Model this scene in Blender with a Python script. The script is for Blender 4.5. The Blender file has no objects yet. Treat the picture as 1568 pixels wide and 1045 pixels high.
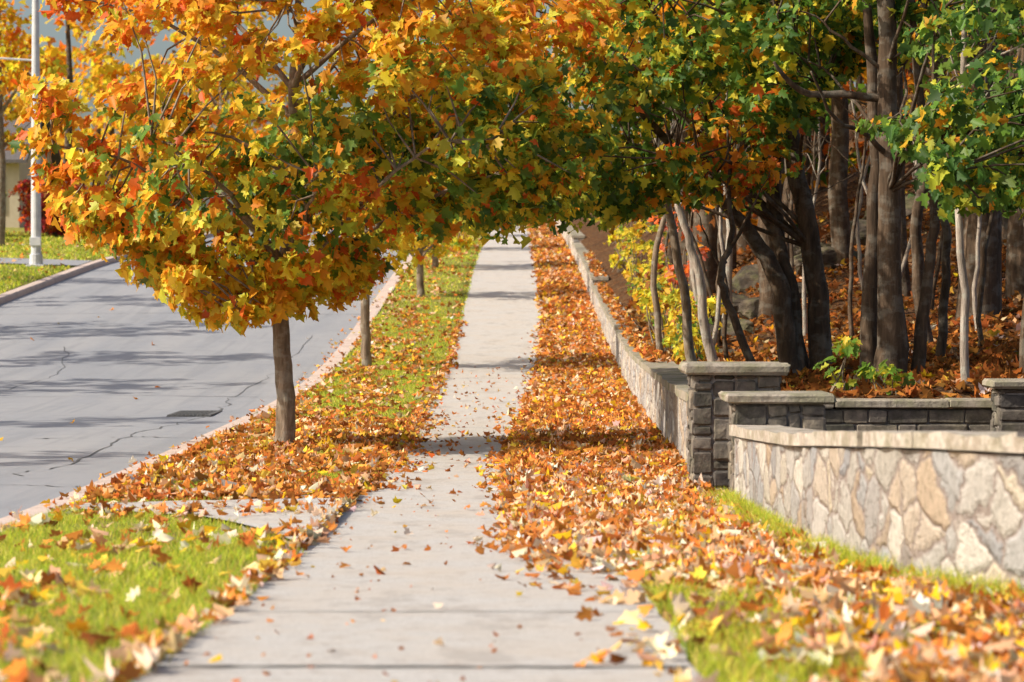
import bpy, math, random
import numpy as np
rng = np.random.default_rng(11)
random.seed(5)
scene = bpy.context.scene
COL = scene.collection

# ------------------------------------------------------------------ terrain profile (metres)
_py = [-60,-20,0,8.9,14.8,19.5,28.5,38,44,49,54,61,74,86,115,135,150,180,260,800]
_pz = [2.0,1.1,.60,.304,.107,.0,-.005,.02,.10,.26,.50,.94,1.84,2.65,4.14,5.0,5.4,5.6,6.0,6.0]
_g = np.arange(-60, 800, .5)
_v = np.interp(_g, _py, _pz)
_k = np.exp(-.5*(np.arange(-10,11)/4.0)**2); _k /= _k.sum()
_v = np.convolve(np.pad(_v, 10, mode='edge'), _k, mode='valid')
def base(y): return np.interp(y, _g, _v)
def wallface(y): return np.interp(y, [20,23,50,140], [1.46,1.5,1.80,1.82])
NWY=[7.5,8.5,9.6,10.9,12.1,13.5,15.4,17.5,21.2]; NWX=[6.5,4.8,3.5,2.62,2.15,1.86,1.72,1.67,1.62]
def nearwall(y): return np.interp(y,NWY,NWX)
def lump(x, y, s=1.0):
    x = np.asarray(x)*s; y = np.asarray(y)*s
    return (np.sin(x*1.3+.7*y+1.1)+np.sin(x*-.9+1.7*y+2.3)+np.sin(2.3*x+.4*y+.5)+np.sin(3.1*x-2.7*y)+np.sin(.5*x+3.7*y+4))/5
def ground_z(x, y):
    x = np.asarray(x, dtype=float); y = np.asarray(y, dtype=float)
    b = base(y)
    verge = np.where((x>-3.15)&(x<-1.24), .025+.015*lump(x,y,1.5), 0)
    z = b+verge
    z = np.where((x<=-3.44)&(x>=-12.58), b-.13, z)
    z = np.where(x<-12.58, b+np.clip((-12.6-x)*.03,0,1.2)+.0, z)
    jx = wallface(y)+.22
    s = np.interp(y,[24,30,40,50,60,90,140,200],[.03,.06,.13,.36,.5,.5,.3,.05])
    h = .52+s*(np.minimum(x,16)-jx)+(.10*lump(x,y,.7)+.10*lump(x+4,y,2.1))*np.clip((x-jx-.3),0,1.0)
    z = np.where((x>jx)&(y>25.75)&(y<200), b+h, z)
    return z

# ------------------------------------------------------------------ helpers
def new_obj(name, me, mat=None, parent=None):
    o = bpy.data.objects.new(name, me); COL.objects.link(o)
    if mat is not None: me.materials.append(mat)
    if parent is not None: o.parent = parent
    return o
def empty(name):
    o = bpy.data.objects.new(name, None); o.empty_display_size=.3; COL.objects.link(o); return o

class MB:
    def __init__(s): s.v=[]; s.f=[]
    def add(s, vs, fs):
        n=len(s.v); s.v.extend([tuple(map(float,p)) for p in vs]); s.f.extend([tuple(i+n for i in f) for f in fs])
    def box(s, x0,x1,y0,y1,z0,z1, b=0.0, jit=0.0):
        if b<=0:
            s.add([(x0,y0,z0),(x1,y0,z0),(x1,y1,z0),(x0,y1,z0),(x0,y0,z1),(x1,y0,z1),(x1,y1,z1),(x0,y1,z1)],
              [(0,3,2,1),(4,5,6,7),(0,1,5,4),(1,2,6,5),(2,3,7,6),(3,0,4,7)])
        else:
            rings=[]
            for z,i in ((z0,b),(z0+b,0),(z1-b,0),(z1,b)):
                a,c,d,e=x0+i,x1-i,y0+i,y1-i
                k=b*.7 if i==0 else b*.5
                rings.append([(a+k,d,z),(c-k,d,z),(c,d+k,z),(c,e-k,z),(c-k,e,z),(a+k,e,z),(a,e-k,z),(a,d+k,z)])
            vs=[tuple(q+rng.normal(0,jit) for q in p) if jit else p for r in rings for p in r]; fs=[tuple(range(7,-1,-1)),tuple(range(24,32))]
            for r in range(3):
                for i in range(8):
                    j=(i+1)%8; fs.append((r*8+i,r*8+j,(r+1)*8+j,(r+1)*8+i))
            s.add(vs,fs)
    def tube(s, pts, rad, seg=8, cap=True):
        pts=[np.array(p,float) for p in pts]; n=len(pts); vs=[]
        ref=np.array([.13,1,.07])
        for i,p in enumerate(pts):
            t=pts[min(i+1,n-1)]-pts[max(i-1,0)]; t/= (np.linalg.norm(t)+1e-9)
            a=np.cross(t,ref); 
            if np.linalg.norm(a)<.2: a=np.cross(t,np.array([1,0,0.]))
            a/=np.linalg.norm(a); b=np.cross(t,a)
            for k in range(seg):
                th=2*math.pi*k/seg
                vs.append(p+rad[i]*(a*math.cos(th)+b*math.sin(th)))
        fs=[]
        for i in range(n-1):
            for k in range(seg):
                j=(k+1)%seg; fs.append((i*seg+k,i*seg+j,(i+1)*seg+j,(i+1)*seg+k))
        if cap: fs.append(tuple((n-1)*seg+k for k in range(seg)))
        s.add(vs,fs)
    def mesh(s,name,smooth=False):
        me=bpy.data.meshes.new(name); me.from_pydata(s.v,[],s.f); me.update()
        if smooth: me.polygons.foreach_set('use_smooth',[True]*len(me.polygons))
        return me

def smooth_path(pts, rad, sub=4, jit=0.0):
    P=np.array(pts,float); n=len(P); out=[]; rr=[]
    for i in range(n-1):
        p0=P[max(i-1,0)];p1=P[i];p2=P[i+1];p3=P[min(i+2,n-1)]
        for k in range(sub):
            t=k/sub
            q=.5*((2*p1)+(-p0+p2)*t+(2*p0-5*p1+4*p2-p3)*t*t+(-p0+3*p1-3*p2+p3)*t**3)
            if jit and not(i==0 and k==0): q=q+rng.normal(0,jit,3)*np.array([1,1,.3])
            out.append(q); rr.append(rad[i]*(1-t)+rad[i+1]*t)
    out.append(P[-1]); rr.append(rad[-1])
    return out, rr

def raw_mesh(name, verts, loops, starts, facecol):
    me=bpy.data.meshes.new(name)
    me.vertices.add(len(verts)); me.vertices.foreach_set('co', verts.astype(np.float32).ravel())
    me.loops.add(len(loops)); me.loops.foreach_set('vertex_index', loops.astype(np.int32))
    me.polygons.add(len(starts)); me.polygons.foreach_set('loop_start', starts.astype(np.int32))
    me.update(calc_edges=True)
    a=me.attributes.new('col','FLOAT_COLOR','FACE')
    c=np.ones((len(starts),4),np.float32); c[:,:3]=facecol
    a.data.foreach_set('color', c.ravel())
    me.validate()
    return me

def _template(h):
    k=len(h); T=np.array([(0,0),(0,.98)]+h+[(-a,b) for a,b in h])
    r=[0]+list(range(2,2+k))+[1]; l=[0,1]+list(range(1+2*k,1+k,-1))
    return T,np.array(r+l),k+2
TH=_template([(.22,-.10),(.25,.10),(.55,.28),(.40,.40),(.22,.42),(.27,.70),(.10,.74)])
TL=_template([(.25,-.06),(.55,.30),(.22,.46)])
def norm(a): return a/(np.linalg.norm(a,axis=1,keepdims=True)+1e-9)
def leaf_mesh(name, pos, size, nrm, tip, curl, bend, col, low=False):
    LT,LF,FN=TL if low else TH; K=len(LT)
    n=norm(nrm); t=tip-n*np.sum(tip*n,axis=1,keepdims=True); t=norm(t); u=np.cross(t,n)
    M=len(pos); lx=LT[:,0][None,:]; ly=LT[:,1][None,:]-.4
    lz=curl[:,None]*np.abs(lx)+bend[:,None]*ly*ly + rng.normal(0,.045,(M,K))
    sx=rng.uniform(.8,1.1,M)[:,None]
    V=pos[:,None,:]+size[:,None,None]*((lx*sx)[:,:,None]*u[:,None,:]+(ly+0*sx)[:,:,None]*t[:,None,:]+lz[:,:,None]*n[:,None,:])
    loops=(LF[None,:]+K*np.arange(M)[:,None]).ravel()
    starts=np.arange(2*M)*FN
    return raw_mesh(name,V.reshape(-1,3),loops,starts,np.repeat(col,2,axis=0))

def pick(pal, w, n, jit=.15):
    pal=np.array(pal); w=np.array(w,float); w/=w.sum()
    c=pal[rng.choice(len(pal),n,p=w)]
    return np.clip(c*(1+rng.normal(0,jit,(n,1)))*(1+rng.normal(0,jit*.4,(n,3))),.004,.92)

RED=(.80,.15,.02); ORG=(.92,.32,.02); AMB=(.92,.48,.025); YEL=(.92,.66,.04); YGR=(.58,.57,.045); GRN=(.15,.27,.03); DGR=(.06,.14,.022); BRN=(.38,.14,.035)
RUST=(.50,.15,.035); OBR=(.72,.27,.06); TAN=(.80,.48,.26); CRM=(.88,.70,.52); GYL=(.84,.52,.07)

# ------------------------------------------------------------------ materials
def mat_new(name):
    m=bpy.data.materials.new(name); m.use_nodes=True
    nt=m.node_tree; nt.nodes.clear()
    out=nt.nodes.new('ShaderNodeOutputMaterial')
    return m,nt,out
def N(nt,t): return nt.nodes.new(t)
def ramp(nt, fac, stops):
    r=nt.nodes.new('ShaderNodeValToRGB'); cr=r.color_ramp
    while len(cr.elements)>1: cr.elements.remove(cr.elements[-1])
    cr.elements[0].position=stops[0][0]; cr.elements[0].color=(*stops[0][1],1)
    for p,c in stops[1:]:
        e=cr.elements.new(p); e.color=(*c,1)
    nt.links.new(fac,r.inputs['Fac']); return r.outputs['Color']
def mix(nt, fac, a, b, mode='MIX'):
    m=nt.nodes.new('ShaderNodeMix'); m.data_type='RGBA'; m.blend_type=mode
    for s,v in ((0,fac),(6,a),(7,b)):
        if hasattr(v,'links'): nt.links.new(v,m.inputs[s])
        else: m.inputs[s].default_value = v if s==0 else (*v,1)
    return m.outputs[2]
def coords(nt, scale=(1,1,1)):
    tc=nt.nodes.new('ShaderNodeTexCoord'); mp=nt.nodes.new('ShaderNodeMapping'); mp.inputs['Scale'].default_value=scale
    nt.links.new(tc.outputs['Object'],mp.inputs['Vector']); return mp.outputs['Vector']
def noise(nt, vec, scale, detail=4, rough=.6):
    n=nt.nodes.new('ShaderNodeTexNoise'); n.inputs['Scale'].default_value=scale; n.inputs['Detail'].default_value=detail; n.inputs['Roughness'].default_value=rough
    nt.links.new(vec,n.inputs['Vector']); return n.outputs['Fac']
def finish(nt,out,col,rough=.9,bump=None,bstr=.4,bdist=.02,spec=.2):
    p=nt.nodes.new('ShaderNodeBsdfPrincipled'); p.inputs['Roughness'].default_value=rough
    p.inputs['Specular IOR Level'].default_value=spec
    if isinstance(col,tuple): p.inputs['Base Color'].default_value=(*col,1)
    else: nt.links.new(col,p.inputs['Base Color'])
    if bump is not None:
        b=nt.nodes.new('ShaderNodeBump'); b.inputs['Strength'].default_value=bstr; b.inputs['Distance'].default_value=bdist
        nt.links.new(bump,b.inputs['Height']); nt.links.new(b.outputs['Normal'],p.inputs['Normal'])
    nt.links.new(p.outputs[0],out.inputs['Surface']); return p

def leaf_material(name, trans=.4, rough=.55, spec=.3, simple=False):
    m,nt,out=mat_new(name)
    a=N(nt,'ShaderNodeAttribute'); a.attribute_name='col'
    if simple:
        p=N(nt,'ShaderNodeBsdfDiffuse'); nt.links.new(a.outputs['Color'],p.inputs['Color'])
    else:
        p=N(nt,'ShaderNodeBsdfPrincipled'); p.inputs['Roughness'].default_value=rough; p.inputs['Specular IOR Level'].default_value=spec
        nt.links.new(a.outputs['Color'],p.inputs['Base Color'])
    t=N(nt,'ShaderNodeBsdfTranslucent'); 
    g=N(nt,'ShaderNodeGamma'); g.inputs['Gamma'].default_value=.8; nt.links.new(a.outputs['Color'],g.inputs['Color'])
    nt.links.new(g.outputs[0],t.inputs['Color'])
    ms=N(nt,'ShaderNodeMixShader'); ms.inputs[0].default_value=trans
    nt.links.new(p.outputs[0],ms.inputs[1]); nt.links.new(t.outputs[0],ms.inputs[2]); nt.links.new(ms.outputs[0],out.inputs['Surface'])
    return m
M_leaf=leaf_material('maple_foliage',.50,.5,.4)
M_leaff=leaf_material('woodland_foliage',.45,simple=True)
M_fallen=leaf_material('fallen_leaf',.2,simple=True)
M_grass=leaf_material('grass_blade',.42,simple=True)

def bark(name, c1,c2,c3,sc=1.0,lichen=.0):
    m,nt,out=mat_new(name); v=coords(nt,(14*sc,14*sc,2.5*sc)); a=noise(nt,v,1.0,5,.7)
    v2=coords(nt,(3,3,5)); b=noise(nt,v2,1.5,4,.6)
    c=ramp(nt,a,[(.3,c1),(.55,c2),(.75,c3)])
    if lichen>0: c=mix(nt,ramp(nt,b,[(.5,(0,0,0)),(.6,(lichen,)*3)]),c,(.42,.42,.36))
    finish(nt,out,c,.95,a,.9,.03); return m
M_bark=bark('maple_bark',(.10,.075,.05),(.25,.185,.13),(.42,.33,.25),1,.3)
M_barkd=bark('dark_bark',(.035,.024,.016),(.10,.066,.042),(.22,.15,.10),.8,.15)
M_birch=bark('pale_bark',(.12,.10,.08),(.40,.33,.27),(.66,.59,.50),1,.5)

def mk_grass_ground():
    m,nt,out=mat_new('grass_ground'); v=coords(nt)
    a=noise(nt,v,1.1,3,.6); b=noise(nt,v,24,4,.7); d=noise(nt,v,4,3,.6)
    c=ramp(nt,b,[(.3,(.09,.10,.02)),(.5,(.24,.26,.04)),(.7,(.42,.40,.07))])
    c=mix(nt,ramp(nt,d,[(.46,(0,0,0)),(.66,(.75,)*3)]),c,(.30,.19,.08))
    c=mix(nt,ramp(nt,a,[(.42,(0,0,0)),(.62,(.4,)*3)]),c,(.46,.40,.08))
    finish(nt,out,c,.95,b,.8,.04); return m
def mk_litter(name, k=1.0, green=0.0):
    m,nt,out=mat_new(name); v=coords(nt)
    vo=N(nt,'ShaderNodeTexVoronoi'); vo.inputs['Scale'].default_value=13; nt.links.new(v,vo.inputs['Vector'])
    sep=N(nt,'ShaderNodeSeparateColor'); nt.links.new(vo.outputs['Color'],sep.inputs[0])
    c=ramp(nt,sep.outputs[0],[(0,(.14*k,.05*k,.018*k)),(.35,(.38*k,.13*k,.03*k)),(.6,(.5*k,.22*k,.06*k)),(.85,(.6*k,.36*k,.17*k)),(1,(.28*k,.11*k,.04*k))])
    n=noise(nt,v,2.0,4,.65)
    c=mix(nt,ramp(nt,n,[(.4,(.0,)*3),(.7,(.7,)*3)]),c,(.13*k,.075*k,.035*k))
    if green>0: c=mix(nt,ramp(nt,noise(nt,v,.9,3,.6),[(.5,(0,0,0)),(.6,(green,)*3)]),c,(.22,.26,.05))
    finish(nt,out,c,.95,vo.outputs['Distance'],.9,.06); return m
M_gg=mk_grass_ground(); M_lit=mk_litter('leaf_litter',1.0,.5); M_litd=mk_litter('woodland_litter',.28)  # woodland copy is darkened: the bank's shade is put into its colour

def mk_asphalt():
    m,nt,out=mat_new('asphalt'); v=coords(nt)
    f=noise(nt,v,140,2,.7); a=noise(nt,coords(nt,(.9,.12,1)),.9,4,.6); b=noise(nt,v,2.6,4,.7); s=noise(nt,coords(nt,(2.2,.10,1)),1.4,3,.5)
    c=ramp(nt,f,[(.3,(.21,.215,.235)),(.55,(.30,.305,.325)),(.75,(.41,.41,.425))])
    c=mix(nt,ramp(nt,a,[(.4,(0,0,0)),(.6,(.6,)*3)]),c,(.37,.36,.36))
    c=mix(nt,ramp(nt,b,[(.5,(0,0,0)),(.72,(.35,)*3)]),c,(.22,.22,.225))
    c=mix(nt,ramp(nt,s,[(.54,(0,0,0)),(.62,(.35,)*3)]),c,(.22,.225,.24))
    finish(nt,out,c,.85,f,.35,.006,.3); return m
def mk_path():
    m,nt,out=mat_new('path_concrete'); v=coords(nt)
    f=noise(nt,v,75,4,.85); b=noise(nt,v,1.6,5,.65); d=noise(nt,v,9,4,.7); g=noise(nt,coords(nt,(1,.35,1)),3.0,5,.7)
    c=ramp(nt,f,[(.32,(.27,.25,.23)),(.44,(.50,.47,.435)),(.55,(.58,.545,.51)),(.70,(.74,.70,.66))])
    c=mix(nt,ramp(nt,b,[(.42,(0,0,0)),(.68,(.6,)*3)]),c,(.56,.47,.38))
    c=mix(nt,ramp(nt,d,[(.53,(0,0,0)),(.72,(.5,)*3)]),c,(.34,.26,.20))
    c=mix(nt,ramp(nt,g,[(.54,(0,0,0)),(.64,(.38,)*3)]),c,(.30,.26,.23))
    finish(nt,out,c,.85,f,.6,.01,.25); return m
def mk_kerb():
    m,nt,out=mat_new('kerb_concrete'); v=coords(nt); f=noise(nt,v,60,3,.7); b=noise(nt,v,2.5,4,.6)
    c=ramp(nt,f,[(.3,(.48,.36,.31)),(.6,(.68,.55,.47)),(.8,(.75,.64,.56))])
    c=mix(nt,ramp(nt,b,[(.5,(0,0,0)),(.7,(.5,)*3)]),c,(.36,.27,.21))
    finish(nt,out,c,.9,f,.4,.01); return m
def mk_stonewall():
    m,nt,out=mat_new('rubble_stone_wall'); v=coords(nt,(4.2,2.9,4.6))
    nn=N(nt,'ShaderNodeTexNoise'); nn.inputs['Scale'].default_value=1.0; nn.inputs['Detail'].default_value=5; nn.inputs['Roughness'].default_value=.6; nt.links.new(v,nn.inputs['Vector'])
    sc=N(nt,'ShaderNodeVectorMath'); sc.operation='SCALE'; sc.inputs['Scale'].default_value=.9; nt.links.new(nn.outputs['Color'],sc.inputs[0])
    ad=N(nt,'ShaderNodeVectorMath'); ad.operation='ADD'; nt.links.new(v,ad.inputs[0]); nt.links.new(sc.outputs[0],ad.inputs[1])
    e=N(nt,'ShaderNodeTexVoronoi'); e.feature='DISTANCE_TO_EDGE'; e.inputs['Scale'].default_value=1.0; nt.links.new(ad.outputs[0],e.inputs['Vector'])
    f=N(nt,'ShaderNodeTexVoronoi'); f.inputs['Scale'].default_value=1.0; nt.links.new(ad.outputs[0],f.inputs['Vector'])
    sep=N(nt,'ShaderNodeSeparateColor'); nt.links.new(f.outputs['Color'],sep.inputs[0])
    c=ramp(nt,sep.outputs[0],[(0,(.72,.62,.47)),(.2,(.46,.46,.47)),(.4,(.76,.70,.61)),(.55,(.38,.38,.40)),(.7,(.66,.58,.49)),(.82,(.60,.45,.31)),(.92,(.36,.33,.31)),(1,(.76,.71,.63))])
    g=noise(nt,coords(nt),18,6,.8)
    c=mix(nt,1.0,c,ramp(nt,g,[(.32,(.55,.53,.50)),(.5,(.95,.94,.92)),(.7,(1.12,1.1,1.08))]),'MULTIPLY')
    mm=ramp(nt,e.outputs['Distance'],[(.02,(.9,.9,.9)),(.06,(0,0,0))])
    c=mix(nt,mm,c,ramp(nt,g,[(.35,(.24,.18,.155)),(.65,(.50,.41,.36))]))
    st=noise(nt,coords(nt,(2,2,.5)),1.8,6,.8)
    c=mix(nt,ramp(nt,st,[(.54,(0,0,0)),(.74,(.5,)*3)]),c,(.36,.29,.21))
    h=N(nt,'ShaderNodeMath'); h.operation='ADD'; hr=ramp(nt,e.outputs['Distance'],[(.0,(0,0,0)),(.14,(1,1,1))])
    nt.links.new(hr,h.inputs[0]); g2=N(nt,'ShaderNodeMath'); g2.operation='MULTIPLY'; g2.inputs[1].default_value=1.2; nt.links.new(g,g2.inputs[0]); nt.links.new(g2.outputs[0],h.inputs[1])
    finish(nt,out,c,.9,h.outputs[0],.9,.035); return m
def mk_simple(name,c1,c2,c3,sc=12,moss=0,bs=.6,island=False,stain=None):
    m,nt,out=mat_new(name); v=coords(nt); f=noise(nt,v,sc,5,.7)
    c=ramp(nt,f,[(.3,c1),(.5,c2),(.7,c3)])
    if island:
        g=N(nt,'ShaderNodeNewGeometry'); c=mix(nt,1.0,c,ramp(nt,g.outputs['Random Per Island'],[(0,(.5,.5,.52)),(.35,(.9,.85,.8)),(.7,(1.25,1.2,1.15)),(1,(1.6,1.45,1.25))]),'MULTIPLY')
    if stain: c=mix(nt,ramp(nt,noise(nt,v,5,6,.8),[(.45,(0,0,0)),(.6,(.7,)*3)]),c,stain)
    if moss: c=mix(nt,ramp(nt,noise(nt,v,3.5,4,.7),[(.45,(0,0,0)),(.62,(moss,)*3)]),c,(.13,.14,.045))
    finish(nt,out,c,.92,f,bs,.02); return m
M_asp=mk_asphalt(); M_path=mk_path(); M_kerb=mk_kerb(); M_wall=mk_stonewall()
M_cap=mk_simple('cap_concrete',(.30,.26,.22),(.52,.45,.38),(.70,.62,.53),16,.3,1.0,False,(.27,.21,.15))
M_capd=mk_simple('mossy_cap',(.20,.17,.13),(.36,.31,.25),(.52,.45,.37),14,.6,.9)
M_stone=mk_simple('pillar_stone',(.07,.065,.06),(.15,.135,.12),(.27,.24,.20),9,.15,.9,True)
M_mortar=mk_simple('mortar',(.24,.21,.19),(.34,.30,.27),(.42,.37,.33),30)
M_rock=mk_simple('rock',(.03,.025,.02),(.085,.066,.05),(.22,.17,.12),2.6,.4,1.0)
M_dark=mk_simple('dark_sealant',(.12,.11,.10),(.17,.16,.15),(.22,.21,.2),40)
M_crack=mk_simple('crack_fill',(.10,.10,.10),(.15,.15,.15),(.2,.2,.2),40)
M_iron=mk_simple('cast_iron',(.08,.08,.08),(.13,.13,.13),(.18,.18,.18),30)
M_pole=mk_simple('painted_metal',(.50,.50,.52),(.60,.60,.62),(.68,.67,.66),5,0,.1)
M_wallh=mk_simple('house_siding',(.50,.42,.30),(.55,.47,.34),(.6,.52,.39),3,0,.2)
M_roof=mk_simple('roof_shingle',(.09,.08,.08),(.14,.125,.12),(.2,.18,.17),15)
M_trim=mk_simple('white_trim',(.72,.72,.7),(.78,.78,.76),(.8,.8,.8),5,0,.1)
m,nt,out=mat_new('window_glass'); finish(nt,out,(.03,.035,.045),.1,spec=.6); M_glass=m

# ------------------------------------------------------------------ ground sheet
xs=[-500,-250,-120,-70,-45,-32,-25,-20,-17,-15,-13.6,-12.6,-12.57,-8,-3.46,-3.42,-3.15,-2.8,-2.4,-2,-1.6,-1.25,-1.23,-.6,0,.57,.8,1.1,1.4,1.85,1.89]+list(np.arange(2.2,12,.35))+[13,15,17,21,28,45,80,200,500]
ys=list(np.arange(-58,6,4))+list(np.arange(6,25.5,1.0))+[25.7,25.8]+list(np.arange(26.3,62,.6))+list(np.arange(62.5,150,1.0))+[155,160,170,180,195,205,230,270,350,500,790]
X=np.zeros((len(ys),len(xs))); Y=np.zeros_like(X)
for i,y in enumerate(ys):
    for j,x in enumerate(xs):
        sh = (wallface(y)+.22-1.87) if x>=1.85 else 0
        X[i,j]=x+sh if x<13 else x; Y[i,j]=y
Z=ground_z(X,Y)
vs=np.stack([X,Y,Z],-1).reshape(-1,3); nx=len(xs); fs=[]; mi=[]
for i in range(len(ys)-1):
    for j in range(nx-1):
        fs.append((i*nx+j,i*nx+j+1,(i+1)*nx+j+1,(i+1)*nx+j))
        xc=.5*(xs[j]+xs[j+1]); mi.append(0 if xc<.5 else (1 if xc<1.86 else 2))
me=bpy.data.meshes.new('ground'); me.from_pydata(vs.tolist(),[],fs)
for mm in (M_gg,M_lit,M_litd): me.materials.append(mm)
me.polygons.foreach_set('material_index',mi); me.polygons.foreach_set('use_smooth',[True]*len(fs)); me.update()
new_obj('ground',me)

def strip(name,x0f,x1f,ylist,dz,mat,parent=None,nx=2):
    vs=[];fs=[]
    for y in ylist:
        a=x0f(y) if callable(x0f) else x0f; b=x1f(y) if callable(x1f) else x1f
        for k in range(nx): vs.append((a+(b-a)*k/(nx-1),y,float(base(y))+dz))
    for i in range(len(ylist)-1):
        for k in range(nx-1): fs.append((i*nx+k,i*nx+k+1,(i+1)*nx+k+1,(i+1)*nx+k))
    me=bpy.data.meshes.new(name); me.from_pydata(vs,[],fs); me.update()
    return new_obj(name,me,mat,parent)
yl=list(np.arange(-40,170,.5))+[180,200,230,270,350,500]
wig=lambda y: .025*math.sin(y*1.7)+.02*math.sin(y*3.9+1)+.015*math.sin(y*.6)
path=strip('sidewalk_path',lambda y:-1.24+wig(y),lambda y:.60+wig(y+9),yl,.012,M_path)
road=strip('road',-12.57,-3.455,yl,-.118,M_asp,nx=3)
mb=MB()
for y,w in ((9.25,.03),(11.6,.014),(26,.01),(33,.012),(47,.015)):
    n=16; v=[]
    for i in range(n+1):
        x=-1.2+1.76*i/n; dy=rng.normal(0,.012); ww=w*rng.uniform(.4,1.2)
        v+= [(x,y-ww+dy,float(base(y-ww+dy))+.0165),(x,y+ww+dy,float(base(y+ww+dy))+.0165)]
    mb.add(v,[(2*i,2*i+2,2*i+3,2*i+1) for i in range(n)])
new_obj('expansion_joints',mb.mesh('expansion_joints'),M_dark,path)
v=[(-1.20,15.9),(-1.20,21.6),(-1.45,21.2),(-1.7,20.9),(-2.05,20.5),(-2.4,20.45),(-2.8,20.2),(-3.14,20.15),(-3.14,19.55),(-2.8,19.45),(-2.4,19.0),(-2.1,18.8),(-1.8,18.1),(-1.5,17.2)]
mb=MB(); mb.add([(a,b,float(base(b))+.052) for a,b in v],[tuple(range(len(v)-1,-1,-1))])
new_obj('driveway_apron',mb.mesh('driveway_apron'),M_path)
def kerb(name,xa,xb,face):
    mb=MB(); y=-40.0
    while y<150:
        y1=y+2.98; seg=[y,y+1.0,y+2.0,y1]; vv=[]
        for q in seg:
            b=float(base(q)); 
            if face<0: prof=[(xa-.02,b-.14),(xa,b-.005),(xa+.03,b+.028),(xb,b+.03),(xb,b-.1)]
            else: prof=[(xa,b-.1),(xa,b+.03),(xb-.03,b+.028),(xb,b-.005),(xb+.02,b-.14)]
            vv+=[(px,q,pz) for px,pz in prof]
        ff=[]
        for i in range(3):
            for k in range(4): ff.append((i*5+k,i*5+k+1,(i+1)*5+k+1,(i+1)*5+k))
        ff+= [(0,1,2,3,4),(19,18,17,16,15)]
        mb.add(vv,ff); y+=3.0
    return new_obj(name,mb.mesh(name),M_kerb)
kerb('kerb',-3.45,-3.13,-1); kerb('kerb.001',-12.85,-12.58,1)
mb=MB()
def crack(pts,w):
    P=np.array(pts,float); out=[]
    for i in range(len(P)-1):
        for t in np.linspace(0,1,13)[:-1]: out.append(P[i]*(1-t)+P[i+1]*t+rng.normal(0,.04,2))
    out.append(P[-1]); v=[]
    for q in out:
        ww=w*rng.uniform(.3,1.2); v+=[(q[0]-ww,q[1]-ww*1.2,float(base(q[1]-ww*1.2))-.113),(q[0]+ww,q[1]+ww*1.2,float(base(q[1]+ww*1.2))-.113)]
    mb.add(v,[(2*i,2*i+2,2*i+3,2*i+1) for i in range(len(out)-1)])
crack([(-4.3,60),(-4.25,52),(-4.4,45),(-4.2,40),(-4.6,34),(-4.4,28),(-4.9,25),(-4.5,20)],.012)
crack([(-3.5,33),(-4.4,33.5),(-5.6,33)],.015); crack([(-3.5,44),(-6,44.5),(-8,44)],.015); crack([(-9,57),(-8,50),(-8.4,44),(-7.9,38)],.010)
crack([(-3.5,24.5),(-4.4,24.9),(-5.2,24.6)],.012); crack([(-12,66),(-8,66.5),(-3.6,66)],.02)
new_obj('cracks',mb.mesh('cracks'),M_crack,road)
dr=empty('storm_drain')
mb=MB(); y0,y1,x0,x1=38.6,40.2,-4.75,-4.15
def rz(y): return float(base(y))-.115
for a,b,c,d in ((x0,x1,y0,y0+.1),(x0,x1,y1-.1,y1),(x0,x0+.06,y0+.1,y1-.1),(x1-.06,x1,y0+.1,y1-.1)): mb.box(a,b,c,d,rz(d)-.03,rz(d)+.008,.003)
for i in range(9):
    xx=x0+.07+i*.053; mb.box(xx,xx+.028,y0+.1,y1-.1,rz(y0)-.03,rz(y1)+.003)
new_obj('grate',mb.mesh('grate'),M_iron,dr)
vv=[];ff=[]
for i,x in enumerate(np.arange(-12.86,-45,-2)):
    for y in (83.5,85,86.5): vv.append((x,y,float(ground_z(x,y))+.035))
for i in range(len(vv)//3-1):
    for k in range(2): ff.append((i*3+k,i*3+k+1,i*3+k+4,i*3+k+3))
me=bpy.data.meshes.new('driveway'); me.from_pydata(vv,[],ff); new_obj('driveway',me,M_asp)

# ------------------------------------------------------------------ stone walls
def sweep(mb, pts, zb, zt, thick, over=0.0, jit=0.0):
    P=np.array(pts,float); n=len(P); vs=[]
    for i in range(n):
        t=P[min(i+1,n-1)]-P[max(i-1,0)]; t/=np.linalg.norm(t); nr=np.array([t[1],-t[0]])
        a=P[i]-nr*(over+rng.normal(0,jit)); b=P[i]+nr*(thick+over)
        vs+=[(a[0],a[1],zb[i]),(b[0],b[1],zb[i]),(b[0],b[1],zt[i]),(a[0],a[1],zt[i]+rng.normal(0,jit*.5))]
    fs=[(0,1,2,3),tuple((n-1)*4+k for k in (3,2,1,0))]
    for i in range(n-1):
        for k in range(4):
            j=(k+1)%4; fs.append((i*4+k,(i+1)*4+k,(i+1)*4+j,i*4+j))
    mb.add(vs,fs)
secs=[(23.2,36.9),(37,50.4),(50.5,66.9),(67,89.9),(90,112.9),(113,140)]
for (a,b) in secs:
    w=empty('stone_retaining_wall')
    yy=np.linspace(a,b,int((b-a)/.5)+2); pts=[(float(wallface(y))+.012*math.sin(y*2.1),y) for y in yy]
    zt=[float(base(a))+.60+.86*float(base(y)-base(a)) for y in yy]
    mb=MB(); sweep(mb,pts,[float(base(y))-.3 for y in yy],zt,.34,0,.006); new_obj('masonry',mb.mesh('masonry'),M_wall,w)
    mb=MB(); y2=np.linspace(a-.03,b,len(yy)); pts2=[(float(wallface(y)),y) for y in y2]
    sweep(mb,pts2,[z+.012 for z in zt],[z+.09+.008*math.sin(i*1.9) for i,z in enumerate(zt)],.34,.035,.008); new_obj('cap',mb.mesh('cap'),M_capd,w)
fp=list(zip(NWX,NWY))[::-1]; fpz=[.48,.60,.70,.79,.84,.88,.93,.97,1.0]
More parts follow.
